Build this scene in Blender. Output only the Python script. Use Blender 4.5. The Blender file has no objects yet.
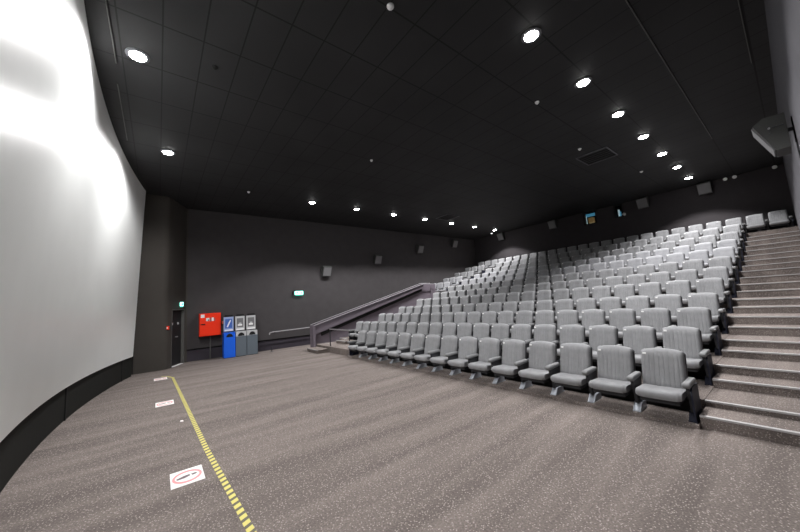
import bpy, bmesh, math, random
from mathutils import Vector, Matrix
random.seed(4)
S = bpy.context.scene
COL = S.collection
PI = math.pi

# ------------------------------------------------------------------ measured room (metres)
EYE = 1.75; H = 6.05
U_R, U_L, V_B = -0.25, 14.7, 18.9         # right wall, left wall, back wall (u = distance leftwards, x = -u)
V_F = -2.3

# ------------------------------------------------------------------ materials
def mat(name, col, rough=.8, metal=0, emit=None, estr=0, spec=.3, noise=0, nscale=8, bump=0, bscale=200):
    m = bpy.data.materials.new(name); m.use_nodes = True
    nt = m.node_tree; b = nt.nodes['Principled BSDF']
    b.inputs['Base Color'].default_value = (*col, 1)
    b.inputs['Roughness'].default_value = rough
    b.inputs['Metallic'].default_value = metal
    b.inputs['Specular IOR Level'].default_value = spec
    if emit:
        b.inputs['Emission Color'].default_value = (*emit, 1); b.inputs['Emission Strength'].default_value = estr
    if noise or bump:
        tc = nt.nodes.new('ShaderNodeTexCoord')
    if noise:
        n = nt.nodes.new('ShaderNodeTexNoise'); n.inputs['Scale'].default_value = nscale; n.inputs['Detail'].default_value = 4
        nt.links.new(tc.outputs['Object'], n.inputs['Vector'])
        r = nt.nodes.new('ShaderNodeMapRange'); r.inputs[1].default_value = .3; r.inputs[2].default_value = .7
        r.inputs[3].default_value = 1 - noise; r.inputs[4].default_value = 1 + noise
        nt.links.new(n.outputs['Fac'], r.inputs[0])
        mx = nt.nodes.new('ShaderNodeVectorMath'); mx.operation = 'SCALE'
        mx.inputs[0].default_value = col; nt.links.new(r.outputs[0], mx.inputs['Scale'])
        nt.links.new(mx.outputs[0], b.inputs['Base Color'])
    if bump:
        n2 = nt.nodes.new('ShaderNodeTexNoise'); n2.inputs['Scale'].default_value = bscale
        nt.links.new(tc.outputs['Object'], n2.inputs['Vector'])
        bp = nt.nodes.new('ShaderNodeBump'); bp.inputs['Strength'].default_value = bump; bp.inputs['Distance'].default_value = .01
        nt.links.new(n2.outputs['Fac'], bp.inputs['Height']); nt.links.new(bp.outputs[0], b.inputs['Normal'])
    return m

def carpet_mat():
    m = bpy.data.materials.new('speckled_carpet'); m.use_nodes = True
    nt = m.node_tree; N = nt.nodes; L = nt.links; b = N['Principled BSDF']
    b.inputs['Roughness'].default_value = .95; b.inputs['Specular IOR Level'].default_value = .1
    geo = N.new('ShaderNodeNewGeometry')
    vo = N.new('ShaderNodeTexVoronoi'); vo.inputs['Scale'].default_value = 46; L.new(geo.outputs['Position'], vo.inputs['Vector'])
    rr = N.new('ShaderNodeMapRange'); rr.inputs[1].default_value = .12; rr.inputs[2].default_value = .32
    rr.inputs[3].default_value = 1; rr.inputs[4].default_value = 0; L.new(vo.outputs['Distance'], rr.inputs[0])
    # wide vacuum-stroke streaks (worn pile)
    mp = N.new('ShaderNodeMapping'); mp.inputs['Rotation'].default_value = (0, 0, 0); mp.inputs['Scale'].default_value = (3.2, .30, 1)
    L.new(geo.outputs['Position'], mp.inputs['Vector'])
    no = N.new('ShaderNodeTexNoise'); no.inputs['Scale'].default_value = 1.0; no.inputs['Detail'].default_value = 3
    L.new(mp.outputs[0], no.inputs['Vector'])
    st = N.new('ShaderNodeMapRange'); st.inputs[1].default_value = .35; st.inputs[2].default_value = .65
    st.inputs[3].default_value = .8; st.inputs[4].default_value = 1.2; L.new(no.outputs['Fac'], st.inputs[0])
    n2 = N.new('ShaderNodeTexNoise'); n2.inputs['Scale'].default_value = 60; L.new(geo.outputs['Position'], n2.inputs['Vector'])
    mr2 = N.new('ShaderNodeMapRange'); mr2.inputs[1].default_value = .3; mr2.inputs[2].default_value = .7
    mr2.inputs[3].default_value = .75; mr2.inputs[4].default_value = 1.25; L.new(n2.outputs['Fac'], mr2.inputs[0])
    mu = N.new('ShaderNodeMath'); mu.operation = 'MULTIPLY'; L.new(st.outputs[0], mu.inputs[0]); L.new(mr2.outputs[0], mu.inputs[1])
    base = N.new('ShaderNodeVectorMath'); base.operation = 'SCALE'; base.inputs[0].default_value = CARPET
    L.new(mu.outputs[0], base.inputs['Scale'])
    mix = N.new('ShaderNodeMix'); mix.data_type = 'RGBA'
    L.new(rr.outputs[0], mix.inputs[0]); L.new(base.outputs[0], mix.inputs[6]); mix.inputs[7].default_value = (*CARPET_DOT, 1)
    L.new(mix.outputs[2], b.inputs['Base Color'])
    bp = N.new('ShaderNodeBump'); bp.inputs['Strength'].default_value = .4; bp.inputs['Distance'].default_value = .01
    L.new(n2.outputs['Fac'], bp.inputs['Height']); L.new(bp.outputs[0], b.inputs['Normal'])
    return m

def ceiling_mat():
    m = bpy.data.materials.new('black_ceiling_tiles'); m.use_nodes = True
    nt = m.node_tree; N = nt.nodes; L = nt.links; b = N['Principled BSDF']
    b.inputs['Roughness'].default_value = .7; b.inputs['Specular IOR Level'].default_value = .25
    geo = N.new('ShaderNodeNewGeometry'); sp = N.new('ShaderNodeSeparateXYZ'); L.new(geo.outputs['Position'], sp.inputs[0])
    def line(out, period, off, wd):
        a = N.new('ShaderNodeMath'); a.operation = 'ADD'; L.new(out, a.inputs[0]); a.inputs[1].default_value = off + 100 * period
        w = N.new('ShaderNodeMath'); w.operation = 'PINGPONG'; L.new(a.outputs[0], w.inputs[0]); w.inputs[1].default_value = period / 2
        c = N.new('ShaderNodeMath'); c.operation = 'LESS_THAN'; L.new(w.outputs[0], c.inputs[0]); c.inputs[1].default_value = wd
        return c.outputs[0]
    l1 = line(sp.outputs[0], 1.06, 1.03, .013)
    l2 = line(sp.outputs[1], .52, .02, .010)
    mx = N.new('ShaderNodeMath'); mx.operation = 'MAXIMUM'; L.new(l1, mx.inputs[0]); L.new(l2, mx.inputs[1])
    no = N.new('ShaderNodeTexNoise'); no.inputs['Scale'].default_value = .8; L.new(geo.outputs['Position'], no.inputs['Vector'])
    cr = N.new('ShaderNodeMapRange'); cr.inputs[1].default_value = .3; cr.inputs[2].default_value = .7; cr.inputs[3].default_value = .85; cr.inputs[4].default_value = 1.15
    L.new(no.outputs['Fac'], cr.inputs[0])
    base = N.new('ShaderNodeVectorMath'); base.operation = 'SCALE'; base.inputs[0].default_value = CEIL; L.new(cr.outputs[0], base.inputs['Scale'])
    mix = N.new('ShaderNodeMix'); mix.data_type = 'RGBA'; L.new(mx.outputs[0], mix.inputs[0])
    L.new(base.outputs[0], mix.inputs[6]); mix.inputs[7].default_value = (CEIL[0]*.22, CEIL[1]*.22, CEIL[2]*.22, 1)
    L.new(mix.outputs[2], b.inputs['Base Color'])
    return m

def tape_mat():
    m = bpy.data.materials.new('hazard_tape'); m.use_nodes = True
    nt = m.node_tree; N = nt.nodes; L = nt.links; b = N['Principled BSDF']; b.inputs['Roughness'].default_value = .6
    geo = N.new('ShaderNodeNewGeometry'); sp = N.new('ShaderNodeSeparateXYZ'); L.new(geo.outputs['Position'], sp.inputs[0])
    s = N.new('ShaderNodeMath'); s.operation = 'MULTIPLY_ADD'; L.new(sp.outputs[1], s.inputs[0]); s.inputs[1].default_value = .5; L.new(sp.outputs[0], s.inputs[2])
    a = N.new('ShaderNodeMath'); a.operation = 'ADD'; L.new(s.outputs[0], a.inputs[0]); a.inputs[1].default_value = 50
    f = N.new('ShaderNodeMath'); f.operation = 'MODULO'; L.new(a.outputs[0], f.inputs[0]); f.inputs[1].default_value = .105
    c = N.new('ShaderNodeMath'); c.operation = 'LESS_THAN'; L.new(f.outputs[0], c.inputs[0]); c.inputs[1].default_value = .043
    mix = N.new('ShaderNodeMix'); mix.data_type = 'RGBA'; L.new(c.outputs[0], mix.inputs[0])
    mix.inputs[6].default_value = (.66, .60, .17, 1); mix.inputs[7].default_value = (.11, .10, .07, 1)
    L.new(mix.outputs[2], b.inputs['Base Color']); return m

def ribbed_fabric(name, col, amt):
    m = mat(name, col, .75, spec=.25, noise=.10, nscale=9, bump=.25, bscale=300)
    nt = m.node_tree; N = nt.nodes; L = nt.links; b = N['Principled BSDF']
    src = b.inputs['Base Color'].links[0].from_socket
    oi = N.new('ShaderNodeObjectInfo')
    r = N.new('ShaderNodeMapRange'); r.inputs[3].default_value = 1 - amt; r.inputs[4].default_value = 1 + amt; L.new(oi.outputs['Random'], r.inputs[0])
    v = N.new('ShaderNodeVectorMath'); v.operation = 'SCALE'; L.new(src, v.inputs[0]); L.new(r.outputs[0], v.inputs['Scale'])
    L.new(v.outputs[0], b.inputs['Base Color']); return m

R = math.radians
CARPET = (.162, .139, .128); CARPET_DOT = (.42, .375, .35); CEIL = (.0215, .0215, .0225)
M = dict(
    carpet=carpet_mat(), ceiling=ceiling_mat(), tape=tape_mat(),
    wallright=mat('grey_wall_paint', (.070, .069, .078), .9, noise=.05, nscale=3),
    wall=mat('dark_wall_fabric', (.052, .048, .050), .9, noise=.06, nscale=3, bump=.2, bscale=60),
    wallback=mat('black_wall_fabric', (.040, .036, .039), .9, noise=.06, nscale=3),
    pier=mat('pier_panel', (.047, .042, .037), .8, noise=.05, nscale=3),
    skirt=mat('skirting', (.035, .030, .040), .7),
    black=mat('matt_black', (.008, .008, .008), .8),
    base=mat('dark_base_cloth', (.009, .010, .008), .85, noise=.1, nscale=5),
    screen=mat('screen_vinyl', (.90, .925, .91), .36, spec=.75, noise=.02, nscale=1.5),
    fabric=ribbed_fabric('grey_ribbed_fabric', (.245, .249, .257), .06),
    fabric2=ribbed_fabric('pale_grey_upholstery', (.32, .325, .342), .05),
    shell=mat('dark_seat_shell', (.035, .036, .040), .5),
    armpad=mat('grey_arm_pad', (.20, .204, .208), .6, noise=.05, nscale=15),
    legm=mat('pale_steel_foot', (.42, .45, .50), .45, metal=.2),
    endp=mat('navy_end_panel', (.012, .014, .028), .6),
    tag=mat('white_tag', (.85, .85, .85), .5),
    nosing=mat('step_nosing', (.42, .41, .41), .5, metal=.1),
    parapet=mat('parapet_paint', (.16, .137, .165), .75, noise=.05, nscale=4),
    steel=mat('brushed_steel', (.46, .45, .47), .35, metal=.7),
    darkmetal=mat('dark_metal', (.05, .05, .055), .4, metal=.4),
    red=mat('red_enamel', (.85, .035, .008), .4),
    white=mat('white_plastic', (.8, .8, .8), .5),
    blue=mat('blue_bin', (.012, .12, .72), .45),
    bluesign=mat('blue_sign', (.05, .12, .42), .5),
    palblue=mat('pale_blue_sign', (.30, .38, .60), .5),
    greybin=mat('slate_bin', (.115, .14, .165), .5),
    greysign=mat('grey_sign', (.16, .16, .17), .5),
    palegrey=mat('pale_grey_plastic', (.48, .49, .50), .5),
    speaker=mat('speaker_cabinet', (.060, .062, .060), .6),
    grille=mat('speaker_grille', (.16, .16, .165), .7, bump=.3, bscale=200),
    door=mat('black_door', (.016, .015, .016), .55),
    doorframe=mat('grey_door_frame', (.10, .10, .095), .6),
    lamp=mat('lamp_lens', (1, 1, 1), .5, emit=(1, .985, .97), estr=60),
    lampoff=mat('small_lamp_lens', (1, 1, 1), .5, emit=(.95, .97, 1), estr=1.2),
    bezel=mat('lamp_bezel', (.10, .10, .11), .5),
    exit=mat('exit_face', (.2, .9, .75), .5, emit=(.35, 1.0, .85), estr=3.2),
    exitgreen=mat('exit_green', (.01, .25, .16), .5, emit=(.02, .42, .28), estr=.8),
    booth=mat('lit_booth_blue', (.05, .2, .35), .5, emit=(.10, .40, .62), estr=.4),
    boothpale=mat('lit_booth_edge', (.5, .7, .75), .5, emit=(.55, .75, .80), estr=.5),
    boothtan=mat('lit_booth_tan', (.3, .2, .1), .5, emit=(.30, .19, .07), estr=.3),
    pink=mat('pink_print', (.75, .32, .33), .6), greyprint=mat('grey_print', (.17, .13, .14), .6),
    paper=mat('white_paper', (.86, .84, .82), .6), brown=mat('brown_call_box', (.40, .12, .07), .5),
)
gl = bpy.data.materials.new('booth_glass'); gl.use_nodes = True
g = gl.node_tree.nodes['Principled BSDF']; g.inputs['Transmission Weight'].default_value = 1; g.inputs['Roughness'].default_value = 0.02
g.inputs['IOR'].default_value = 1.1; M['glass'] = gl

# ------------------------------------------------------------------ mesh helpers.  all take (u, v, z); x = -u
def P(u, v, z): return Vector((-u, v, z))
def bm_box(bm, u0, u1, v0, v1, z0, z1):
    vs = [bm.verts.new(P(u, v, z)) for z in (z0, z1) for v in (v0, v1) for u in (u0, u1)]
    for f in ((0,1,3,2),(4,6,7,5),(0,4,5,1),(2,3,7,6),(0,2,6,4),(1,5,7,3)): bm.faces.new([vs[i] for i in f])
    return vs
def bm_prism(bm, pts, d):
    """pts: closed loop of Vectors, extruded along vector d"""
    a = [bm.verts.new(p) for p in pts]; b = [bm.verts.new(p + d) for p in pts]; n = len(pts)
    bm.faces.new(a); bm.faces.new(b[::-1])
    for i in range(n): bm.faces.new((a[i], a[(i+1) % n], b[(i+1) % n], b[i]))
def bm_tube(bm, path, r, seg=8):
    rings = []
    for i, p in enumerate(path):
        t = (path[min(i+1, len(path)-1)] - path[max(i-1, 0)]).normalized()
        a = t.cross(Vector((0, 0, 1)));  a = a if a.length > .05 else t.cross(Vector((1, 0, 0)))
        a.normalize(); b = t.cross(a)
        rings.append([bm.verts.new(p + r*(math.cos(2*PI*k/seg)*a + math.sin(2*PI*k/seg)*b)) for k in range(seg)])
    for q, s in zip(rings, rings[1:]):
        for k in range(seg): bm.faces.new((q[k], q[(k+1) % seg], s[(k+1) % seg], s[k]))
    bm.faces.new(rings[0]); bm.faces.new(rings[-1][::-1])
def bm_lathe(bm, c, prof, seg=24, M4=None):
    """prof: (radius, height) pairs about local z at point c"""
    rings = []
    for r, h in prof:
        ring = []
        for k in range(seg):
            p = Vector((r*math.cos(2*PI*k/seg), r*math.sin(2*PI*k/seg), h))
            if M4: p = M4 @ p
            ring.append(bm.verts.new(c + p))
        rings.append(ring)
    for q, s in zip(rings, rings[1:]):
        for k in range(seg): bm.faces.new((q[k], q[(k+1) % seg], s[(k+1) % seg], s[k]))
    bm.faces.new(rings[0][::-1]); bm.faces.new(rings[-1])
def link(name, bm, m, parent=None, smooth=False, bevel=0, loc=None, segs=2):
    if bevel:
        bmesh.ops.bevel(bm, geom=[e for e in bm.edges if len(e.link_faces) == 2 and e.calc_face_angle(0) > .6], offset=bevel, segments=segs, affect='EDGES', clamp_overlap=True)
    bmesh.ops.recalc_face_normals(bm, faces=bm.faces)
    if parent is not None and loc is None:          # vertices are given in room coordinates: make them local
        loc = Vector((0, 0, 0)); q = parent
        while q is not None: loc = loc + Vector(q.location); q = q.parent
        for v in bm.verts: v.co -= loc
        loc = None
    me = bpy.data.meshes.new(name); bm.to_mesh(me); bm.free()
    me.materials.append(m)
    if smooth:
        for p in me.polygons: p.use_smooth = True
        me.set_sharp_from_angle(angle=R(38))
    o = bpy.data.objects.new(name, me); COL.objects.link(o)
    if parent is not None: o.parent = parent
    return o
def tag(o, label, cat, group=None, kind=None):
    o['label'] = label; o['category'] = cat
    if group: o['group'] = group
    if kind: o['kind'] = kind
    return o
def thing(name, label, cat, loc, group=None):
    o = bpy.data.objects.new(name, None); COL.objects.link(o); o.location = loc; o.empty_display_size = .2
    return tag(o, label, cat, group)
def struct(name, bm, m, **k):
    o = link(name, bm, m, **k); o['kind'] = 'structure'; return o
def box_obj(name, m, dims, parent=None, **k):
    bm = bmesh.new(); bm_box(bm, *dims); return link(name, bm, m, parent, **k)
def box_struct(name, m, dims):
    o = box_obj(name, m, dims); o['kind'] = 'structure'; return o

# ------------------------------------------------------------------ camera
Uc = Vector((158-400, 318-266, 309.2)).normalized()
Vc = Vector((797-400, 275-266, 309.2)); Vc = (Vc - Uc*Vc.dot(Uc)).normalized()
Dc = Uc.cross(Vc); Dc = Dc if Dc.y > 0 else -Dc
Zc = -Dc
right = Vector((-Uc.x, Vc.x, Zc.x)); down = Vector((-Uc.y, Vc.y, Zc.y)); fwd = Vector((-Uc.z, Vc.z, Zc.z))
cam = bpy.data.cameras.new('camera'); cam.sensor_width = 36; cam.lens = 309.2/800*36; cam.clip_start = .05
co = bpy.data.objects.new('camera', cam); COL.objects.link(co)
mw = Matrix((( right.x, -down.x, -fwd.x, 0), (right.y, -down.y, -fwd.y, 0), (right.z, -down.z, -fwd.z, EYE), (0, 0, 0, 1)))
co.matrix_world = mw
S.camera = co

# ------------------------------------------------------------------ room shell
box_struct('floor', M['carpet'], (U_R-.2, U_L+1.0, V_F-.2, V_B+.2, -.2, 0))
box_struct('ceiling', M['ceiling'], (U_R-.2, U_L+1.0, V_F-.2, V_B+.2, H, H+.2))
box_struct('wall_right', M['wallright'], (U_R-.2, U_R, V_F, V_B, 0, H))
box_struct('wall_front', M['wallback'], (U_R-.2, U_L+.8, V_F-.2, V_F, 0, H))
# left wall: upper panel and recessed skirting below
box_struct('wall_left', M['wall'], (U_L, U_L+.2, .9, V_B, .47, H))
box_struct('baseboard_left', M['skirt'], (U_L+.05, U_L+.2, .9, V_B, 0, .42))
box_struct('trim_1', M['black'], (U_L+.08, U_L+.2, .9, V_B, .42, .47))
# back wall with two projection-booth openings
wins = [(6.92, 6.36, 5.36, 6.0), (5.42, 5.12, 5.40, 6.0)]
bm = bmesh.new()
us = sorted({U_R, U_L} | {a for w in wins for a in w[:2]})
for a, b in zip(us, us[1:]):
    w = next((w for w in wins if abs(w[1]-a) < 1e-6), None)
    if w: bm_box(bm, a, b, V_B, V_B+.25, 0, w[2]); bm_box(bm, a, b, V_B, V_B+.25, w[3], H)
    else: bm_box(bm, a, b, V_B, V_B+.25, 0, H)
struct('wall_back', bm, M['wallback'])
for i, (a, b, z0, z1) in enumerate(wins):
    bm = bmesh.new()
    for d in ((b-.04, a+.04, z1, z1+.04), (b-.04, a+.04, z0-.04, z0), (b-.04, b, z0, z1), (a, a+.04, z0, z1)):
        bm_box(bm, d[0], d[1], V_B-.03, V_B-.001, d[2], d[3])
    fr = struct('window_%d' % (i+1), bm, M['black'])
    box_obj('window_glass', M['glass'], (b, a, V_B+.05, V_B+.06, z0, z1), fr)
box_struct('wall_booth_rear', M['black'], (4.0, 8.0, V_B+1.3, V_B+1.4, 4.9, H))
box_struct('floor_booth', M['black'], (4.0, 8.0, V_B+.25, V_B+1.4, 5.0, 5.1))
# what glows inside the booth
b1 = thing('booth_shelf_unit', 'blue lit cabinet seen through the left projection booth window', 'cabinet', P(6.69, V_B+.7, 5.2))
box_obj('back_panel', M['black'], (6.2, 7.25, V_B+.85, V_B+.9, 5.1, 6.0), b1)
box_obj('lit_canopy', M['booth'], (6.5, 7.12, V_B+.5, V_B+.85, 5.92, 6.02), b1)
box_obj('lit_post', M['boothpale'], (7.01, 7.08, V_B+.5, V_B+.6, 5.35, 5.92), b1)
box_obj('tan_box', M['boothtan'], (6.68, 6.92, V_B+.55, V_B+.8, 5.5, 5.8), b1)
box_obj('lit_shelf', M['boothpale'], (6.6, 7.0, V_B+.5, V_B+.8, 5.44, 5.46), b1)
b2 = thing('booth_equipment_rack', 'narrow pale lit rack seen through the right projection booth window', 'rack', P(5.3, V_B+.7, 5.2))
box_obj('lit_column', M['boothpale'], (5.36, 5.42, V_B+.45, V_B+.55, 5.1, 5.85), b2)
box_obj('lit_side', M['booth'], (5.32, 5.36, V_B+.5, V_B+.6, 5.1, 5.75), b2)
box_obj('cabinet_top', M['greysign'], (5.36, 5.46, V_B+.45, V_B+.6, 5.86, 5.98), b2)

# proscenium pier on the far side of the screen, with rounded corner, then the slanted door wall
prof = [(13.45, -2.3), (13.45, .10)]
for k in range(1, 7):
    a = k/6*R(70); prof.append((13.45 + .22*(1-math.cos(a)), .10 + .22*math.sin(a)))
prof += [(14.72, .80), (14.72, .9), (15.5, .9), (15.5, -2.3)]
# split so that the door opening is real: pier, wall over door
A = Vector((13.74, .39)); B = Vector((14.66, .82)); DH = 2.02
d = (B-A).normalized(); n = Vector((d.y, -d.x))       # n points away from the room
def slab(bm, p, q, depth, z0, z1):
    bm_prism(bm, [P(p.x, p.y, z0), P(q.x, q.y, z0), P(q.x+n.x*depth, q.y+n.y*depth, z0), P(p.x+n.x*depth, p.y+n.y*depth, z0)], Vector((0, 0, z1-z0)))
bm = bmesh.new()
pier = [Vector(p) for p in prof[:8]] + [A, A + n*1.5, Vector((13.95, -2.3))]
bm_prism(bm, [P(p.x, p.y, 0) for p in pier], Vector((0, 0, H)))
struct('wall_pier', bm, M['pier'], smooth=True)
bm = bmesh.new(); slab(bm, A, B, .5, DH, H); struct('wall_over_door', bm, M['pier'])
bm = bmesh.new(); bm_prism(bm, [P(p.x, p.y, 0) for p in (B, Vector((14.7, .84)), Vector((14.7, .9)), Vector((15.4, .9)), B + n*.5)], Vector((0, 0, H))); struct('wall_return', bm, M['pier'])
for v in (-.62,):
    box_struct('trim_2' if v < -.5 else 'trim_3', M['black'], (13.435, 13.45, v-.012, v+.012, 0, H))
# the door itself, set back in its opening
bm = bmesh.new(); slab(bm, A + n*.10 + d*.04, B + n*.10 - d*.04, .05, .03, DH-.04)
door = struct('door_1', bm, M['door'])
bm = bmesh.new()
slab(bm, B - d*.10 - n*.012, B, .1, 0, DH); slab(bm, A - n*.012, A + d*.03, .1, 0, DH); slab(bm, A - n*.012, B, .1, DH-.03, DH)
link('door_frame', bm, M['doorframe'], door)
def disc_on(dd, z, r, th, base_p=A, off=.10):
    c = base_p + d*dd + n*off; bm = bmesh.new()
    mt = Matrix.Rotation(0, 3, 'Z')
    axis = Vector((n.x, -n.y, 0)) * -1  # towards the room, in world coords (x = -u handled below)
    axis = Vector((n.x, -n.y, 0))
    w = P(-n.x, -n.y, 0); rot = Vector((0, 0, 1)).rotation_difference(w).to_matrix()
    bm_lathe(bm, P(c.x, c.y, z), [(r, 0), (r, th*.6), (r*.85, th)], 16, rot); return bm
for dd in (.24, .68):
    o = link('porthole', disc_on(dd, 1.50, .05, .02), M['palegrey'], door, smooth=True)
bm = bmesh.new(); slab(bm, A + n*.06 + d*.5, A + n*.06 + d*.62, .05, 1.0, 1.04); link('door_handle', bm, M['steel'], door)
bm = bmesh.new(); slab(bm, A - n*.02 + d*.15, B - n*.02 - d*.15, .10, 0, .012); link('painted_door_light', bm, M['white'], door)  # flat white strip painted in for the light showing under the door

# exit lights
def exit_sign(c, w, h, label):
    t = thing('exit_sign', label, 'exit sign', c)
    o = bmesh.new(); bm_box(o, -c.x-.05, -c.x, c.y-w/2, c.y+w/2, c.z, c.z+h); link('lit_panel', o, M['exit'], t, bevel=.006)
    o = bmesh.new(); bm_box(o, -c.x-.06, -c.x+.04, c.y-w/2-.03, c.y+w/2+.03, c.z+h, c.z+h+.04); link('housing', o, M['darkmetal'], t)
    # green band under the bright panel, running figure and arrow
    o = bmesh.new(); bm_box(o, -c.x-.055, -c.x-.052, c.y-w/2+.02, c.y+w/2-.02, c.z-.035, c.z); link('green_band', o, M['exitgreen'], t)
    o = bmesh.new(); x = -c.x-.056; vs = [P(x, c.y+.05, c.z+h*.5), P(x, c.y+.12, c.z+h*.8), P(x, c.y+.12, c.z+h*.2)]
    bm_prism(o, vs, Vector((.003, 0, 0))); bm_box(o, x-.003, x, c.y-.12, c.y-.09, c.z+h*.15, c.z+h*.6); bm_box(o, x-.003, x, c.y-.13, c.y-.03, c.z+h*.55, c.z+h*.66)
    bm_box(o, x-.003, x, c.y-.08, c.y-.06, c.z+h*.66, c.z+h*.85)
    link('pictogram', o, M['exitgreen'], t)
    return t
t = exit_sign(P(14.62, 5.27, 2.40), .38, .17, 'glowing green exit sign alone on the long left wall')
box_obj('wall_arm', M['darkmetal'], (14.57, 14.7, 4.98, 5.04, 2.40, 2.58), t); box_obj('mounting_bar', M['darkmetal'], (14.6, 14.64, 5.0, 5.1, 2.56, 2.6), t)
exit_sign(P(14.33, .62, 2.13), .26, .15, 'glowing green exit sign above the black door beside the pier')

# ------------------------------------------------------------------ screen
def sv(u): return -1.33 + .73*((u-7.2)/5.9)**2
N = 60; bm = bmesh.new(); ZB, ZT = .60, 6.04; fr = []
us = [1.3 + 11.8*i/N for i in range(N+1)]
rows = []
for k in range(9):
    z = ZB + (ZT-ZB)*k/8
    rows.append([bm.verts.new(P(u, sv(u) + (.42-.22*((u-7.2)/5.9)**2)*k/8, z)) for u in us])
rb = [[bm.verts.new(v.co + Vector((0, -.03, 0))) for v in r] for r in rows]
for k in range(8):
    for i in range(N):
        bm.faces.new((rows[k][i], rows[k][i+1], rows[k+1][i+1], rows[k+1][i]))
        bm.faces.new((rb[k][i], rb[k+1][i], rb[k+1][i+1], rb[k][i+1]))
for r, s in ((rows[0], rb[0]), (rows[-1], rb[-1])):
    for i in range(N): bm.faces.new((r[i], r[i+1], s[i+1], s[i]))
for c in (0, N):
    for k in range(8): bm.faces.new((rows[k][c], rows[k+1][c], rb[k+1][c], rb[k][c]))
scr = thing('cinema_screen', 'huge curved white cinema screen filling the front wall', 'screen', P(7.2, -1.4, 0))
link('screen_sheet', bm, M['screen'], scr, smooth=True)
# dark cloth-covered base below the screen, with black joints
bm = bmesh.new()
bot = [P(u, sv(u)-.03, 0) for u in us] + [P(u, sv(u)-.25, 0) for u in reversed(us)]
bm_prism(bm, bot, Vector((0, 0, ZB-.005)))
link('base_skirt', bm, M['base'], scr)
for u in (4.9, 8.55, 12.35):
    bm = bmesh.new(); bm_box(bm, u-.03, u+.03, sv(u)-.06, sv(u)-.012, 0.0, ZB-.01); link('joint_strip', bm, M['black'], scr)
# masking frame between screen edge and pier
bm = bmesh.new(); bm_box(bm, 13.11, 13.44, -.95, -.85, 0, H-.01); struct('trim_4', bm, M['black'])

# ------------------------------------------------------------------ seating tiers
T = {2: -.272, 3: -.189, 4: -.132, 5: -.081, 6: -.044, 7: -.012, 8: .016, 9: .038, 10: .059, 11: .079, 12: .0965}
V0 = {k: 5.62 + 1.17*(k-2) for k in range(2, 13)}; V0[1] = 5.12
F = {k: EYE + T[k]*V0[k] for k in T}; F[1] = .045
VT = {k: 5.65 + 1.17*(k-1) for k in range(1, 13)}
PITCH = .575; US = 1.01
bm = bmesh.new(); bm_box(bm, .95, 9.75, V0[1], V0[2], 0, F[1]); struct('seating_tier', bm, M['carpet'])
for k in range(2, 13):
    v1 = V0[k+1] if k < 12 else V_B
    uL = 12.05 if k < 12 else U_L
    uR = .95 if k < 12 else U_R
    bm = bmesh.new(); bm_box(bm, uR, uL, V0[k], v1, 0, F[k])
    struct('seating_tier', bm, M['carpet'])
    if 8 <= k < 12:
        bm = bmesh.new(); bm_box(bm, 12.70, U_L, V0[k] if k > 8 else 12.3, v1, 0, F[k]); struct('seating_tier', bm, M['carpet'])
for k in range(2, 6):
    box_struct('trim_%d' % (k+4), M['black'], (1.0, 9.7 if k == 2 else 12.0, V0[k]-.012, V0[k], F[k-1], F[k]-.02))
# left platform at the foot of the left stairs
bm = bmesh.new(); bm_box(bm, 9.78, 12.70, 5.22, V0[2], 0, F[2]); struct('seating_tier', bm, M['carpet'])

def stairs(name, label, ua, ub, ks, extra):
    t = thing(name, label, 'staircase', P((ua+ub)/2, V0[2], 0))
    def step(v0, v1, z):
        o = box_obj('step', M['carpet'], (ua, ub, v0, v1, 0, z-.012), t)
        bm = bmesh.new(); bm_box(bm, ua, ub, v0-.012, v0+.035, z-.022, z); 
        c = link('nosing', bm, M['nosing'], o)
        bm = bmesh.new(); bm_box(bm, ua, ub, v0+.035, v1, z-.012, z); c = link('tread', bm, M['carpet'], o)
    for k in ks:
        below = F[k-1] if k > 2 else 0
        mid = (below + F[k])/2 if k > 2 else .145
        if not (k == 2 and extra): step(V0[k]-.45 if k > 2 else 5.20, V0[k], mid)
        if k < 12: step(V0[k], V0[k+1]-.45, F[k])
    return t
stairs('staircase', 'wide carpeted staircase climbing beside the right-hand wall', U_R+.005, .945, range(2, 13), False)
st = stairs('staircase', 'narrow carpeted steps climbing between the left parapet and the seats', 12.055, 12.695, range(2, 13), True)
o = box_obj('step', M['carpet'], (11.25, 12.05, 5.85, 6.30, F[2], F[2]+.115), st); box_obj('nosing', M['nosing'], (11.25, 12.05, 5.838, 5.885, F[2]+.10, F[2]+.127), o)
# little detached step in front of the left platform
t = thing('foot_step', 'low carpeted step at the foot of the left parapet', 'step', P(12.2, 5.05, 0))
box_obj('tread', M['carpet'], (11.45, 12.55, 4.80, 5.215, 0, .135), t); box_obj('nosing', M['nosing'], (11.45, 12.55, 4.788, 4.80, .11, .137), t)

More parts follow.
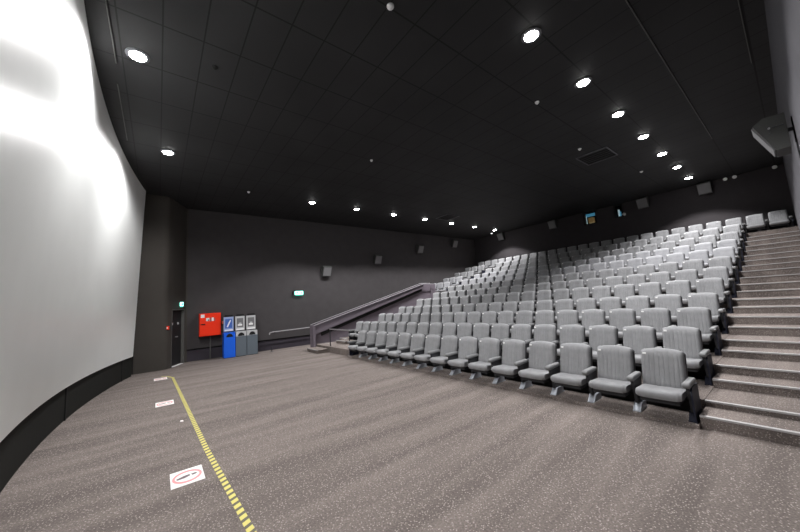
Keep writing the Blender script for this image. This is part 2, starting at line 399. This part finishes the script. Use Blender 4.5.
# ------------------------------------------------------------------ cinema chair
def seat_parts(mf, ribs=True):
    parts = {}
    hw0, HH, z0, th = .238, .500, .290, .075
    nx, nz = 54, 10
    bm = bmesh.new(); g1 = []; g2 = []
    def hw(t):
        a = max(0, (t-.93)/.07); return hw0 - .006*t - .020*(1-math.sqrt(max(0, 1-a*a)))
    def rec(z): return (z-z0)*.27
    for j in range(nz+1):
        t = (1 - math.cos(PI*j/nz))/2; r1 = []; r2 = []
        for i in range(nx+1):
            s = 2*i/nx-1
            x = s*hw(t); z = z0 + t*(HH + .022*(1-s*s))
            rib = (.0035 if i % 6 else -.0025) if ribs else 0
            puff = (1-abs(s)**14)*(1-abs(2*t-1)**14)
            y = -.030 - puff*(.040 + rib) + rec(z) + .012*math.cos(PI*s)*t
            r1.append(bm.verts.new((x, y, z))); r2.append(bm.verts.new((x, .012 + rec(z), z)))
        g1.append(r1); g2.append(r2)
    for j in range(nz):
        for i in range(nx):
            bm.faces.new((g1[j][i], g1[j][i+1], g1[j+1][i+1], g1[j+1][i])); bm.faces.new((g2[j][i], g2[j+1][i], g2[j+1][i+1], g2[j][i+1]))
    for i in range(nx):
        bm.faces.new((g1[0][i], g2[0][i], g2[0][i+1], g1[0][i+1])); bm.faces.new((g1[nz][i], g1[nz][i+1], g2[nz][i+1], g2[nz][i]))
    for j in range(nz):
        bm.faces.new((g1[j][0], g1[j+1][0], g2[j+1][0], g2[j][0])); bm.faces.new((g1[j][nx], g2[j][nx], g2[j+1][nx], g1[j+1][nx]))
    parts['backrest'] = (bm, mf, True)
    # shell
    bm = bmesh.new(); w = .240
    pts = [(-w, .20), (w, .20), (w, .74), (w-.05, .80), (-w+.05, .80), (-w, .74)]
    a = [bm.verts.new((x, .014 + rec(max(z, z0))-.03*(z < .3), z)) for x, z in pts]; b = [bm.verts.new((x, .055 + rec(max(z, z0))-.03*(z < .3), z)) for x, z in pts]
    bm.faces.new(a); bm.faces.new(b[::-1])
    for i in range(6): bm.faces.new((a[i], a[(i+1) % 6], b[(i+1) % 6], b[i]))
    parts['back_shell'] = (bm, M['shell'], False)
    # cushion: side profile swept across, with rounded nose
    bm = bmesh.new(); prof = [(-.02, .25), (-.33, .235), (-.375, .245), (-.39, .275), (-.39, .315), (-.375, .345), (-.33, .357), (-.2, .347), (-.02, .34)]
    nxs = 22; rings = []
    for i in range(nxs+1):
        s = -math.cos(PI*i/nxs)*.4 + (2*i/nxs-1)*.6; e = 1-abs(s)**8*.35
        rr = []
        for (y, z) in prof:
            cz = .30; rb_ = .006*abs(math.sin(2.5*PI*(s+1)/2))**.5 if (z > .316 and ribs) else 0
            rr.append(bm.verts.new((s*.236, y*(.97+.03*e) + (.012 if abs(s) > .9 else 0), cz + (z-cz)*e + rb_ - .010*(1-s*s)*(z > .316))))
        rings.append(rr)
    m_ = len(prof)
    for q, r_ in zip(rings, rings[1:]):
        for k in range(m_): bm.faces.new((q[k], r_[k], r_[(k+1) % m_], q[(k+1) % m_]))
    bm.faces.new(rings[0]); bm.faces.new(rings[-1][::-1])
    parts['seat_cushion'] = (bm, mf, True)
    # pan under the cushion
    bm = bmesh.new(); bm_box(bm, -.20, .20, -.33, -.02, .19, .232); parts['seat_pan'] = (bm, M['shell'], False)
    # number tag (viewer's upper left)
    bm = bmesh.new(); x0 = -.205; z1 = .735
    vs = [(x0, z1), (x0+.04, z1), (x0+.04, z1+.022), (x0, z1+.022)]
    f1 = [bm.verts.new((x, -.082 + rec(z) , z)) for x, z in vs]; f2 = [bm.verts.new((x, -.070 + rec(z), z)) for x, z in vs]
    bm.faces.new(f1); bm.faces.new(f2[::-1])
    for i in range(4): bm.faces.new((f1[i], f1[(i+1) % 4], f2[(i+1) % 4], f2[i]))
    parts['number_tag'] = (bm, M['tag'], False)
    return parts
def arm_parts(side):
    h = PITCH/2*side; parts = {}
    bm = bmesh.new(); prof = [(-.33, .415), (-.348, .435), (-.348, .46), (-.33, .478), (-.26, .482), (.02, .482), (.02, .43), (-.29, .415)]
    ws = [(-.038, .6), (-.028, 1), (.028, 1), (.038, .6)]; rings = []
    for x, e in ws: rings.append([bm.verts.new((h+x, -.18+(y+.18)*(1 if e == 1 else .98), .45+(z-.45)*e)) for y, z in prof])
    for q, r_ in zip(rings, rings[1:]):
        for k in range(8): bm.faces.new((q[k], r_[k], r_[(k+1) % 8], q[(k+1) % 8]))
    bm.faces.new(rings[0]); bm.faces.new(rings[-1][::-1])
    parts['armrest'] = (bm, M['armpad'], True)
    bm = bmesh.new()   # standard under the arm
    pts = [(.055, .10), (.06, .428), (-.28, .414), (-.27, .34), (-.22, .24), (-.20, .10)]
    bm_prism(bm, [Vector((h-.018, y, z)) for y, z in pts], Vector((.036, 0, 0))); parts['side_frame'] = (bm, M['shell'], False)
    bm = bmesh.new()   # pale steel foot, sloping forward to a base plate
    pts = [(.03, .099), (-.15, .10), (-.24, .012), (-.26, .012), (-.26, 0), (.06, 0), (.06, .012), (.03, .012)]
    bm_prism(bm, [Vector((h-.045, y, z)) for y, z in pts], Vector((.09, 0, 0))); parts['leg'] = (bm, M['legm'], False)
    return parts
def mk_mesh(name, bm, m, smooth):
    bmesh.ops.recalc_face_normals(bm, faces=bm.faces)
    me = bpy.data.meshes.new(name); bm.to_mesh(me); bm.free(); me.materials.append(m)
    if smooth:
        for p in me.polygons: p.use_smooth = True
        me.set_sharp_from_angle(angle=R(50))
    return me
GROUP = 'cinema seating in the raked rows'
def make_seat(mf, arms, ribs, end=None):
    root = bpy.data.objects.new('cinema_chair', None); COL.objects.link(root); root.empty_display_size = .2
    d_ = {}
    def add(n_, spec, par):
        o = bpy.data.objects.new(n_, mk_mesh(n_, *spec)); COL.objects.link(o); o.parent = par; return o
    P_ = seat_parts(mf, ribs)
    for n_ in ('seat_cushion', 'backrest', 'back_shell', 'seat_pan'): d_[n_] = add(n_, P_[n_], root)
    add('number_tag', P_['number_tag'], d_['backrest'])
    for s in arms:
        for n_, sp in arm_parts(s).items():
            if n_ == 'leg' and s == end: sp = (sp[0], M['endp'], False)
            add(n_, sp, root)
    if end is not None:
        bm = bmesh.new(); x = PITCH/2*end + (.020 if end > 0 else -.038)
        bm_prism(bm, [Vector((x, y, z)) for y, z in ((.07, 0), (.07, .41), (-.25, .41), (-.29, .33), (-.28, 0))], Vector((.018, 0, 0)))
        add('end_panel', (bm, M['endp'], False), root)
    return root
def copy_tree(o, parent=None):
    c = o.copy(); COL.objects.link(c); c.parent = parent
    for ch in list(o.children): copy_tree(ch, c)
    return c
# x grows to the right in the picture (towards the right aisle)
kinds = {}
def get_seat(key):
    pale, pos = key
    mf = M['fabric2'] if pale else M['fabric']; ribs = not pale
    arms = {'mid': (-1,), 'left_end': (-1,), 'right_end': (-1, 1)}[pos]; end = {'mid': None, 'left_end': -1, 'right_end': 1}[pos]
    if key not in kinds: kinds[key] = make_seat(mf, arms, ribs, end); return kinds[key]
    return copy_tree(kinds[key])
ORD = 'zeroth first second third fourth fifth sixth seventh eighth ninth tenth eleventh twelfth thirteenth fourteenth fifteenth sixteenth seventeenth eighteenth nineteenth'.split()
rown = {1: 'in the front row', 12: 'in the top row'}
for k in range(2, 12): rown[k] = 'in the %s row up' % ORD[k]
def put(k, i, n, pos, label, u=None):
    pale = k in (8, 9)
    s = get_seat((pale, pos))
    u = US + PITCH*(i+.5) if u is None else u
    s.location = P(u, VT[k]-(.115 if k > 1 else .20), F[k])
    tag(s, label, 'chair', GROUP)
for k in range(1, 13):
    n = 15 if k == 1 else 19
    for i in range(n):
        pos = 'right_end' if i == 0 and k != 12 else ('left_end' if i == n-1 and k != 12 else 'mid')
        c = 'pale grey' if k in (8, 9) else 'grey'
        where = 'beside the right stairs' if i == 0 else ('beside the left steps' if i == n-1 else
                ('%s from the right stairs' % ORD[i+1] if i < n/2 else '%s from the left steps' % ORD[n-i]))
        if k == 12:
            where = '%s in from the stair edge' % ORD[i+1] if i < 10 else '%s in from the left wall' % ORD[23-i]
        put(k, i, n, pos, '%s cinema chair %s, %s' % (c, rown[k], where))
    if 8 <= k < 12:
        for j in range(3):
            put(k, 0, 3, ('right_end', 'mid', 'left_end')[j], '%s cinema chair %s, %s' % ('pale grey' if k in (8, 9) else 'grey', rown[k],
                ('first beyond the left steps', 'middle of the three by the wall', 'nearest the left wall')[j]), u=12.79 + PITCH*(j+.5))
    if k == 12:
        for j in range(4): put(k, 0, 4, 'mid', 'grey cinema chair in the top row, %s' % ('facing the left-hand steps', 'third from the left wall', 'second from the left wall', 'nearest the left wall')[j], u=US + PITCH*(19.5+j))
        for j in range(2): put(k, 0, 2, ('mid', 'right_end')[j], 'grey cinema chair at the top of the right stairs, %s' % ('second from the right wall', 'nearest the right wall')[j], u=US - PITCH*(j+.5))

# ------------------------------------------------------------------ left parapet, rails
t = thing('parapet', 'purple-brown sloping parapet with steel handrails left of the seating', 'parapet', P(12.8, 5.2, 0))
def slope(v): return 1.02 + (v-5.2)*.258 if v < 11.5 else 1.02 + 6.3*.258
def vprof(pts, u0, u1):
    bm = bmesh.new(); bm_prism(bm, [P(u0, v, z) for v, z in pts], Vector((-(u1-u0), 0, 0))); return bm
link('parapet_wall', vprof([(5.25, 0), (5.25, slope(5.25)-.02), (11.5, slope(11.5)-.02), (12.5, slope(11.5)-.02), (12.5, 0)], 12.75, 12.90), M['parapet'], t)
link('fascia', vprof([(5.2, slope(5.2)-.40), (5.2, slope(5.2)), (11.5, slope(11.5)), (11.5, slope(11.5)-.22)], 12.66, 12.745), M['parapet'], t, bevel=.01)
link('painted_shadow_strip', vprof([(5.5, slope(5.5)-.56), (5.5, slope(5.5)-.43), (11.4, slope(11.4)-.25), (11.4, slope(11.4)-.38)], 12.70, 12.745), M['black'], t)  # black strip paints in the shade beneath the fascia
link('end_post', vprof([(5.08, 0), (5.08, slope(5.2)-.02), (5.195, slope(5.2)-.02), (5.195, 0)], 12.56, 12.90), M['parapet'], t)
for du, dz in ((12.86, .035), (12.64, -.02)):
    bm = bmesh.new(); bm_tube(bm, [P(du, 5.1, slope(5.1)+dz), P(du, 11.5, slope(11.5)+dz), P(du, 12.2, slope(11.5)+dz)], .015); link('handrail', bm, M['steel'], t, smooth=True)
bm = bmesh.new(); bm_box(bm, 12.72, 14.69, 12.10, 12.28, 0, 2.50); struct('wall_upper_bank', bm, M['parapet'])

t = thing('guard_rail', 'thin dark metal guard rail on the platform at the left end of the front row', 'railing', P(10.6, 5.3, F[2]))
for u in (11.42, 9.86):
    bm = bmesh.new(); bm_tube(bm, [P(u, 5.3, F[2]), P(u, 5.3, .86)], .018); link('post', bm, M['darkmetal'], t, smooth=True)
bm = bmesh.new(); bm_tube(bm, [P(11.44, 5.3, .87), P(9.84, 5.3, .87)], .02); link('top_rail', bm, M['steel'], t, smooth=True)

t = thing('wall_handrail', 'slim steel handrail along the left wall before the steps', 'handrail', P(14.5, 4.7, 0))
bm = bmesh.new(); bm_tube(bm, [P(14.45, 3.86, .70), P(14.45, 3.88, .78), P(14.45, 4.0, .80), P(14.45, 6.2, .84)], .02); link('rail', bm, M['steel'], t, smooth=True)
for v in (4.1, 5.9):
    bm = bmesh.new(); bm_tube(bm, [P(14.45, v, .80), P(14.45, v, .74), P(14.70, v, .74)], .010); link('bracket', bm, M['darkmetal'], t, smooth=True)
t = thing('floor_stop', 'small dark metal floor stop below the end of the wall handrail', 'door stop', P(14.3, 3.85, 0))
bm = bmesh.new(); bm_lathe(bm, P(14.1, 3.85, 0), [(.09, 0), (.08, .015), (.02, .02), (.018, .20), (.03, .21)], 14); link('stand', bm, M['darkmetal'], t, smooth=True)

# ------------------------------------------------------------------ fire cabinet, call points, bins
t = thing('fire_hose_cabinet', 'bright red fire hose cabinet on the left wall beside the bins', 'cabinet', P(14.6, 1.6, .95))
box_obj('cabinet_body', M['red'], (14.42, 14.695, 1.27, 2.00, .92, 1.80), t, bevel=.01)
dr = box_obj('cabinet_door', M['red'], (14.40, 14.418, 1.29, 1.98, .94, 1.78), t, bevel=.006)
def dpart(name, m, v0, v1, z0, z1, u=14.396, dt=.004):
    bm = bmesh.new(); bm_box(bm, u, u+dt, v0, v1, z0, z1); o = link(name, bm, m, dr); return o
dpart('label_sticker', M['white'], 1.31, 1.44, 1.64, 1.76)
dpart('hose_pictogram', M['white'], 1.49, 1.60, 1.50, 1.62)
dpart('hose_mark', M['black'], 1.55, 1.59, 1.51, 1.56, u=14.393, dt=.003)
dpart('flame_divider', M['greyprint'], 1.625, 1.66, 1.47, 1.63)
dpart('extinguisher_pictogram', M['white'], 1.68, 1.75, 1.49, 1.63)
dpart('extinguisher_mark', M['greyprint'], 1.77, 1.80, 1.50, 1.60)
dpart('door_handle', M['black'], 1.32, 1.46, 1.36, 1.40, u=14.38, dt=.02)

t = thing('fire_call_point', 'small bright red fire call point on the dark pier beside the door', 'alarm button', P(13.55, .25, 1.33))
box_obj('call_box', M['red'], (13.50, 13.56, .20, .31, 1.33, 1.45), t, bevel=.008); box_obj('call_window', M['white'], (13.495, 13.50, .235, .275, 1.37, 1.41), t)
t = thing('alarm_call_box', 'small reddish-brown call box between the red cabinet and blue bin', 'alarm button', P(14.7, 2.12, 1.35))
box_obj('call_box', M['brown'], (14.65, 14.705, 2.07, 2.16, 1.34, 1.45), t, bevel=.008)

def bin_(v0, v1, mbody, mtop, msign, mborder, label, paper):
    vc = (v0+v1)/2; t = thing('recycling_bin', label, 'bin', P(14.3, vc, 0), 'recycling bins against the left wall')
    fu = 14.08; bu = 14.48
    b = box_obj('bin_body', mbody, (fu, bu, v0, v1, .02, .80), t, bevel=.012)
    # hood with arched opening
    box_obj('bin_hood', mtop, (fu+.01, bu, v0+.005, v1-.005, .80, .985), t, bevel=.012)
    bm = bmesh.new(); pts = [P(fu+.004, vc + .12*math.cos(a), .81 + .135*math.sin(a)) for a in [PI*i/10 for i in range(11)]]
    bm_prism(bm, pts, Vector((-.01, 0, 0))); link('bin_opening', bm, M['black'], t)
    sb = box_obj('sign_board', mborder, (fu+.20, fu+.23, v0+.02, v1-.03, 1.03, 1.60), t)
    def sp(name, m, a0, a1, z0, z1, off):
        bm = bmesh.new(); bm_box(bm, fu+.20-off, fu+.20-off+.004, a0, a1, z0, z1); o = link(name, bm, m, sb); return o
    sp('sign_panel', msign, v0+.07, v1-.08, 1.15, 1.52, .004)
    if paper == 'bottle':
        bm = bmesh.new(); x = fu+.192; c = vc-.01
        q = [(-.07, 1.21), (-.02, 1.19), (.05, 1.36), (.09, 1.46), (.06, 1.48), (.01, 1.40)]
        bm_prism(bm, [P(x, c+a, z) for a, z in q], Vector((-.003, 0, 0))); o = link('bottle_symbol', bm, M['white'], sb)
    else:
        sp('waste_symbol', M['white'], vc-.09, vc+.07, 1.21, 1.28, .008); sp('waste_mark', M['palegrey'], vc-.05, vc+.04, 1.28, 1.34, .008)
    sp('sign_strip', M['white'], v0+.05, v1-.05, 1.045, 1.10, .004)
    box_obj('sign_cap', M['black'], (fu+.19, fu+.25, v0+.06, v1-.06, 1.61, 1.68), t)
    box_obj('sign_pole', M['darkmetal'], (fu+.231, fu+.26, vc-.02, vc+.02, .985, 1.6), t)
    bm = bmesh.new(); bm_box(bm, fu+.03, bu-.03, v0+.03, v1-.03, 0, .02); link('plinth', bm, M['black'], t)
bin_(2.06, 2.46, M['blue'], M['blue'], M['bluesign'], M['palblue'], 'bright blue recycling bin with blue bottle sign, leftmost of three', 'bottle')
bin_(2.48, 2.87, M['greybin'], M['palegrey'], M['greysign'], M['palegrey'], 'slate grey bin in the middle of the three, next to the blue one', 'box')
bin_(2.89, 3.29, M['greybin'], M['palegrey'], M['greysign'], M['palegrey'], 'slate grey bin farthest from the red cabinet, rightmost of three', 'box')
t = thing('cabinet_riser_pipe', 'thin grey pipe dropping below the red fire cabinet', 'pipe', P(14.6, 1.62, 0))
bm = bmesh.new(); bm_tube(bm, [P(14.62, 1.66, 0), P(14.62, 1.66, .915)], .02); link('pipe', bm, M['doorframe'], t, smooth=True)

# ------------------------------------------------------------------ tape and paper notices on the carpet
bm = bmesh.new()
path = [(12.05, .1), (11.9, .25), (11.5, .37), (8.0, .46), (5.0, .535), (3.0, .62), (.4, .73)]
L1 = []; L2 = []
for i, (u, v) in enumerate(path):
    a = Vector(path[max(0, i-1)]); b = Vector(path[min(len(path)-1, i+1)]); dd = (b-a).normalized(); nn = Vector((-dd.y, dd.x))*.030
    L1.append((u+nn.x, v+nn.y)); L2.append((u-nn.x, v-nn.y))
lo = [[bm.verts.new(P(p[0], p[1], z)) for p in q] for q in (L1, L2) for z in (0.0005, .003)]
for i in range(len(path)-1):
    a, b, c, d_ = lo
    for q, r_ in ((b, d_), (a, c), (a, b), (c, d_)): bm.faces.new((q[i], q[i+1], r_[i+1], r_[i]))
for i in (0, -1): bm.faces.new((lo[0][i], lo[1][i], lo[3][i], lo[2][i]))
tag(link('hazard_tape', bm, M['tape']), 'long strip of yellow and black hazard tape on the carpet', 'tape')

def notice(uc, vc, rot, label):
    t = thing('floor_notice', label, 'floor sign', P(uc, vc, 0), 'paper notices stuck on the carpet')
    c, s = math.cos(rot), math.sin(rot)
    def Q(a, b, z): return P(uc + a*c - b*s, vc + a*s + b*c, z)
    def poly(name, pts, m, z, h=.002):
        bm = bmesh.new(); bm_prism(bm, [Q(a, b, z) for a, b in pts], Vector((0, 0, h))); return link(name, bm, m, t)
    poly('paper_sheet', [(-.20, -.15), (.20, -.15), (.20, .15), (-.20, .15)], M['paper'], .001)
    bm = bmesh.new(); n_ = 36
    lp = [[bm.verts.new(Q(a*math.cos(2*PI*i/n_), b*math.sin(2*PI*i/n_), z)) for i in range(n_)] for a, b, z in ((.150, .135, .003), (.150, .135, .0055), (.115, .112, .0055), (.115, .112, .003))]
    for o, q in zip(lp, lp[1:] + lp[:1]):
        for i in range(n_): bm.faces.new((o[i], o[(i+1) % n_], q[(i+1) % n_], q[i]))
    link('red_ring', bm, M['pink'], t)
    poly('shoe_print', [(-.035, -.09), (-.005, -.10), (.03, -.03), (.035, .02), (.0, .03), (-.03, -.02)], M['greyprint'], .0045, .001)
    poly('heel_print', [(-.01, .045), (.03, .04), (.035, .085), (.0, .09)], M['greyprint'], .0045, .001)
notice(4.39, .285, 0, 'nearest white paper notice with red ring, beside the striped tape')
notice(8.28, .14, 0, 'white paper notice with red ring, second away from the camera')
notice(11.62, .09, 0, 'farthest white paper notice, near the dark pier and door')
bm = bmesh.new(); bm_prism(bm, [P(6.62, .37, .001), P(6.70, .365, .001), P(6.71, .33, .001), P(6.64, .325, .001)], Vector((0, 0, .002)))
tag(link('paper_scrap', bm, M['paper']), 'tiny pale scrap of paper beside the striped tape', 'paper')

# ------------------------------------------------------------------ loudspeakers
def speaker(wall, v, zt, label, u=None):
    """wedge cabinet, baffle tilted down; wall in right/left/back"""
    prof = [(0, 0), (0, -.50), (.13, -.51), (.31, -.07), (.20, .01)]   # (out from wall+gap, z)
    if wall == 'right': f = lambda a, s, z: P(U_R+.06+a, v+s, zt+z); base = P(U_R, v+.22, zt-.25)
    elif wall == 'left': f = lambda a, s, z: P(U_L-.07-a, v+s, zt+z); base = P(U_L, v+.22, zt-.25)
    else: f = lambda a, s, z: P(u+s, V_B-.07-a, zt+z); base = P(u+.22, V_B, zt-.25)
    t = thing('loudspeaker', label, 'loudspeaker', base, 'surround loudspeakers on the walls')
    bm = bmesh.new(); a = [bm.verts.new(f(p, 0, z)) for p, z in prof]; b = [bm.verts.new(f(p, .44, z)) for p, z in prof]
    bm.faces.new(a); bm.faces.new(b[::-1])
    for i in range(5): bm.faces.new((a[i], a[(i+1) % 5], b[(i+1) % 5], b[i]))
    link('cabinet', bm, M['speaker'], t, bevel=.006)
    bm = bmesh.new(); qs = []
    for off in (.004, .022):
        nx_, nz_ = .925*off, -.38*off
        qs.append([bm.verts.new(f(p+nx_, s, z+nz_)) for p, z, s in ((.138, -.49, .02), (.304, -.085, .02), (.304, -.085, .42), (.138, -.49, .42))])
    bm.faces.new(qs[0]); bm.faces.new(qs[1][::-1])
    for i in range(4): bm.faces.new((qs[0][i], qs[0][(i+1) % 4], qs[1][(i+1) % 4], qs[1][i]))
    link('grille', bm, M['grille'], t)
    bm = bmesh.new(); bm_tube(bm, [f(-.085, .22, -.2), f(.0, .22, -.2)], .03); link('bracket', bm, M['darkmetal'], t)
    bm = bmesh.new(); q = [f(-.068, .12, -.38), f(-.068, .32, -.38), f(-.068, .32, -.05), f(-.068, .12, -.05)]
    dv = f(-.05, .12, -.38) - f(-.068, .12, -.38); bm_prism(bm, q, dv); link('wall_plate', bm, M['black'], t)
    if wall == 'right':
        bm = bmesh.new(); bm_tube(bm, [f(.02, -.02, -.17), f(.16, -.02, -.17), f(.16, -.02, -.24)], .010); link('mounting_arm', bm, M['darkmetal'], t)
        bm = bmesh.new(); bm_tube(bm, [f(.16, -.03, -.17), f(.16, -.004, -.17)], .014); link('bolt', bm, M['steel'], t)
speaker('right', 6.95, 4.05, 'large tilted loudspeaker bracketed high on the right-hand wall')
for (v, z, lb) in ((6.45, 3.78, 'dark loudspeaker on the left wall, nearest the green exit sign'), (9.6, 4.48, 'dark loudspeaker on the left wall, second from the exit sign'),
                   (12.9, 5.25, 'dark loudspeaker high on the left wall, third from the exit sign'), (16.2, 5.8, 'dark loudspeaker on the left wall, farthest, near the back corner')):
    speaker('left', v, z, lb)
for (u, z, lb) in ((1.75, 6.03, 'dark loudspeaker on the back wall below the ceiling, nearest the right wall'), (3.95, 6.03, 'dark loudspeaker on the back wall right of the booth windows'),
                   (8.4, 6.03, 'dark loudspeaker on the back wall left of the booth windows'), (12.0, 6.03, 'dark loudspeaker on the back wall nearest the left corner')):
    speaker('back', 0, z, lb, u=u)

# ------------------------------------------------------------------ ceiling fittings
def downlight(u, v, power, label, group, r=.115, spot=114, blend=.30):
    t = thing('ceiling_downlight', label, 'ceiling light', P(u, v, H), group)
    bm = bmesh.new(); bm_lathe(bm, P(u, v, H), [(r+.045, 0), (r+.045, -.012), (r+.01, -.022), (r, -.022), (r, 0)], 24); link('bezel', bm, M['bezel'], t, smooth=True)
    bm = bmesh.new(); bm_lathe(bm, P(u, v, H), [(r-.004, -.005), (r-.004, -.024), (r*.8, -.038), (r*.4, -.047), (.004, -.05)], 24); link('lens', bm, M['lamp'], t, smooth=True)
    ld = bpy.data.lights.new('downlight_beam', 'SPOT'); ld.energy = power; ld.spot_size = R(spot); ld.spot_blend = blend; ld.shadow_soft_size = .09; ld.color = (1, .98, .98)
    lo = bpy.data.objects.new('downlight_beam', ld); COL.objects.link(lo); lo.parent = t; lo.location = (0, 0, -.075)
PW = 680
near = ['nearest the camera', 'second from the camera', 'third from the camera', 'fourth from the camera', 'third from the back wall', 'second from the back wall', 'nearest the back wall']
for k in range(7):
    downlight(2.205, 4.87+2.06*k, PW, 'bright round ceiling downlight in the right-hand line, %s' % near[k], 'ceiling downlights')
    downlight(11.80, 4.92+2.09*k, PW, 'round ceiling downlight in the left-hand line, %s' % near[k].replace('nearest the camera', 'nearest the screen').replace('from the camera', 'from the screen'), 'ceiling downlights')
downlight(6.14, -.34, PW*.95, 'bright ceiling downlight close to the screen, upper left of the picture', 'ceiling downlights', spot=160, blend=.5)
downlight(9.66, .13, PW*.95, 'ceiling downlight near the pier, lower of the two by the screen', 'ceiling downlights', spot=160, blend=.5)
downlight(2.6, -.34, PW*.95, 'ceiling downlight by the screen, nearest the camera', 'ceiling downlights', spot=160, blend=.5)

def small_dome(u, v, z, label, r=.05, m='white', cat='detector', name='smoke_detector'):
    t = thing(name, label, cat, P(u, v, z))
    bm = bmesh.new(); bm_lathe(bm, P(u, v, z), [(r*1.2, 0), (r*1.2, -.015), (r, -.03), (r*.5, -.05), (.003, -.055)], 16); link('dome', bm, M[m], t, smooth=True)
small_dome(3.12, 2.60, H, 'white smoke detector at the top edge, above the camera', .045)
small_dome(3.1, 6.72, H, 'small white sprinkler cap beneath the brightest downlight', .04)
small_dome(3.58, 10.15, H, 'small white sprinkler cap beside the square ceiling vent', .04)
small_dome(3.1, 14.4, H, 'small white sprinkler cap between the vent and back wall', .045)
small_dome(11.7, 2.5, H, 'small white sprinkler cap near the bins end of the ceiling', .04)
small_dome(7.4, 5.0, H, 'small white sprinkler cap in the middle of the ceiling', .035)
small_dome(5.76, .71, H, 'small black ceiling dome near the screen downlight', .04, 'black')
small_dome(12.6, 18.2, H, 'small pale lamp in the far left corner of the ceiling', .06, 'lampoff', 'ceiling light', 'small_ceiling_lamp')

def wall_spot(u, label, z=5.97):
    t = thing('emergency_spotlight', label, 'emergency light', P(u, V_B, z))
    bm = bmesh.new(); bm_tube(bm, [P(u, V_B, z), P(u, V_B-.10, z)], .02); link('stem', bm, M['darkmetal'], t)
    bm = bmesh.new(); rot = Vector((0, 0, 1)).rotation_difference(Vector((0, -1, -.4)).normalized()).to_matrix()
    bm_lathe(bm, P(u, V_B-.11, z), [(.03, -.04), (.06, .02), (.07, .04), (.055, .055), (.003, .06)], 16, rot); link('spot_head', bm, M['white'], t, smooth=True)
wall_spot(1.32, 'white spotlight head on the back wall, left one of the pair'); wall_spot(1.05, 'white spotlight head on the back wall, right one of the pair')
wall_spot(-.02, 'white spotlight head in the right corner of the back wall'); wall_spot(5.0, 'small pale spotlight head beside the right booth window', 5.45)

def vent(u0, u1, v0, v1, label):
    t = thing('ceiling_vent', label, 'air vent', P((u0+u1)/2, (v0+v1)/2, H))
    box_obj('backing', M['black'], (u0+.03, u1-.03, v0+.03, v1-.03, H-.012, H), t)
    bm = bmesh.new()
    for d_ in ((u0, u1, v0, v0+.03), (u0, u1, v1-.03, v1), (u0, u0+.03, v0+.03, v1-.03), (u1-.03, u1, v0+.03, v1-.03)): bm_box(bm, *d_, H-.03, H)
    link('frame', bm, M['bezel'], t)
    for i in range(6):
        a = v0+.08+(v1-v0-.16)*i/5; box_obj('slat', M['door'], (u0+.03, u1-.03, a-.02, a+.02, H-.028, H-.013), t)
vent(3.05, 3.95, 10.75, 11.75, 'square black air vent in the ceiling left of the right-hand lights')
vent(10.5, 11.4, 11.6, 12.5, 'square black air vent in the ceiling beside the left-hand lights')
# pale metal runners on the ceiling
def runner(u0, u1, v0, v1, label):
    tag(box_obj('ceiling_track', M['doorframe'], (u0, u1, v0, v1, H-.03, H)), label, 'track')
runner(1.025, 1.04, 4.0, 13.2, 'long thin grey ceiling track above the right-hand seats')
runner(-.006, .006, 6.4, 9.3, 'short thin grey ceiling track near the right wall')
runner(3.6, 6.5, -.636, -.624, 'thin pale ceiling track passing left of the screen downlight')
runner(7.1, 9.4, -.666, -.654, 'thin pale ceiling track between the two screen downlights')

# ------------------------------------------------------------------ world and view
w = bpy.data.worlds.new('world'); S.world = w; w.use_nodes = True
w.node_tree.nodes['Background'].inputs[0].default_value = (0, 0, 0, 1); w.node_tree.nodes['Background'].inputs[1].default_value = 0
S.view_settings.view_transform = 'Standard'; S.view_settings.look = 'None'; S.view_settings.gamma = 1
S.view_settings.use_curve_mapping = False; S.view_settings.exposure = 0.0
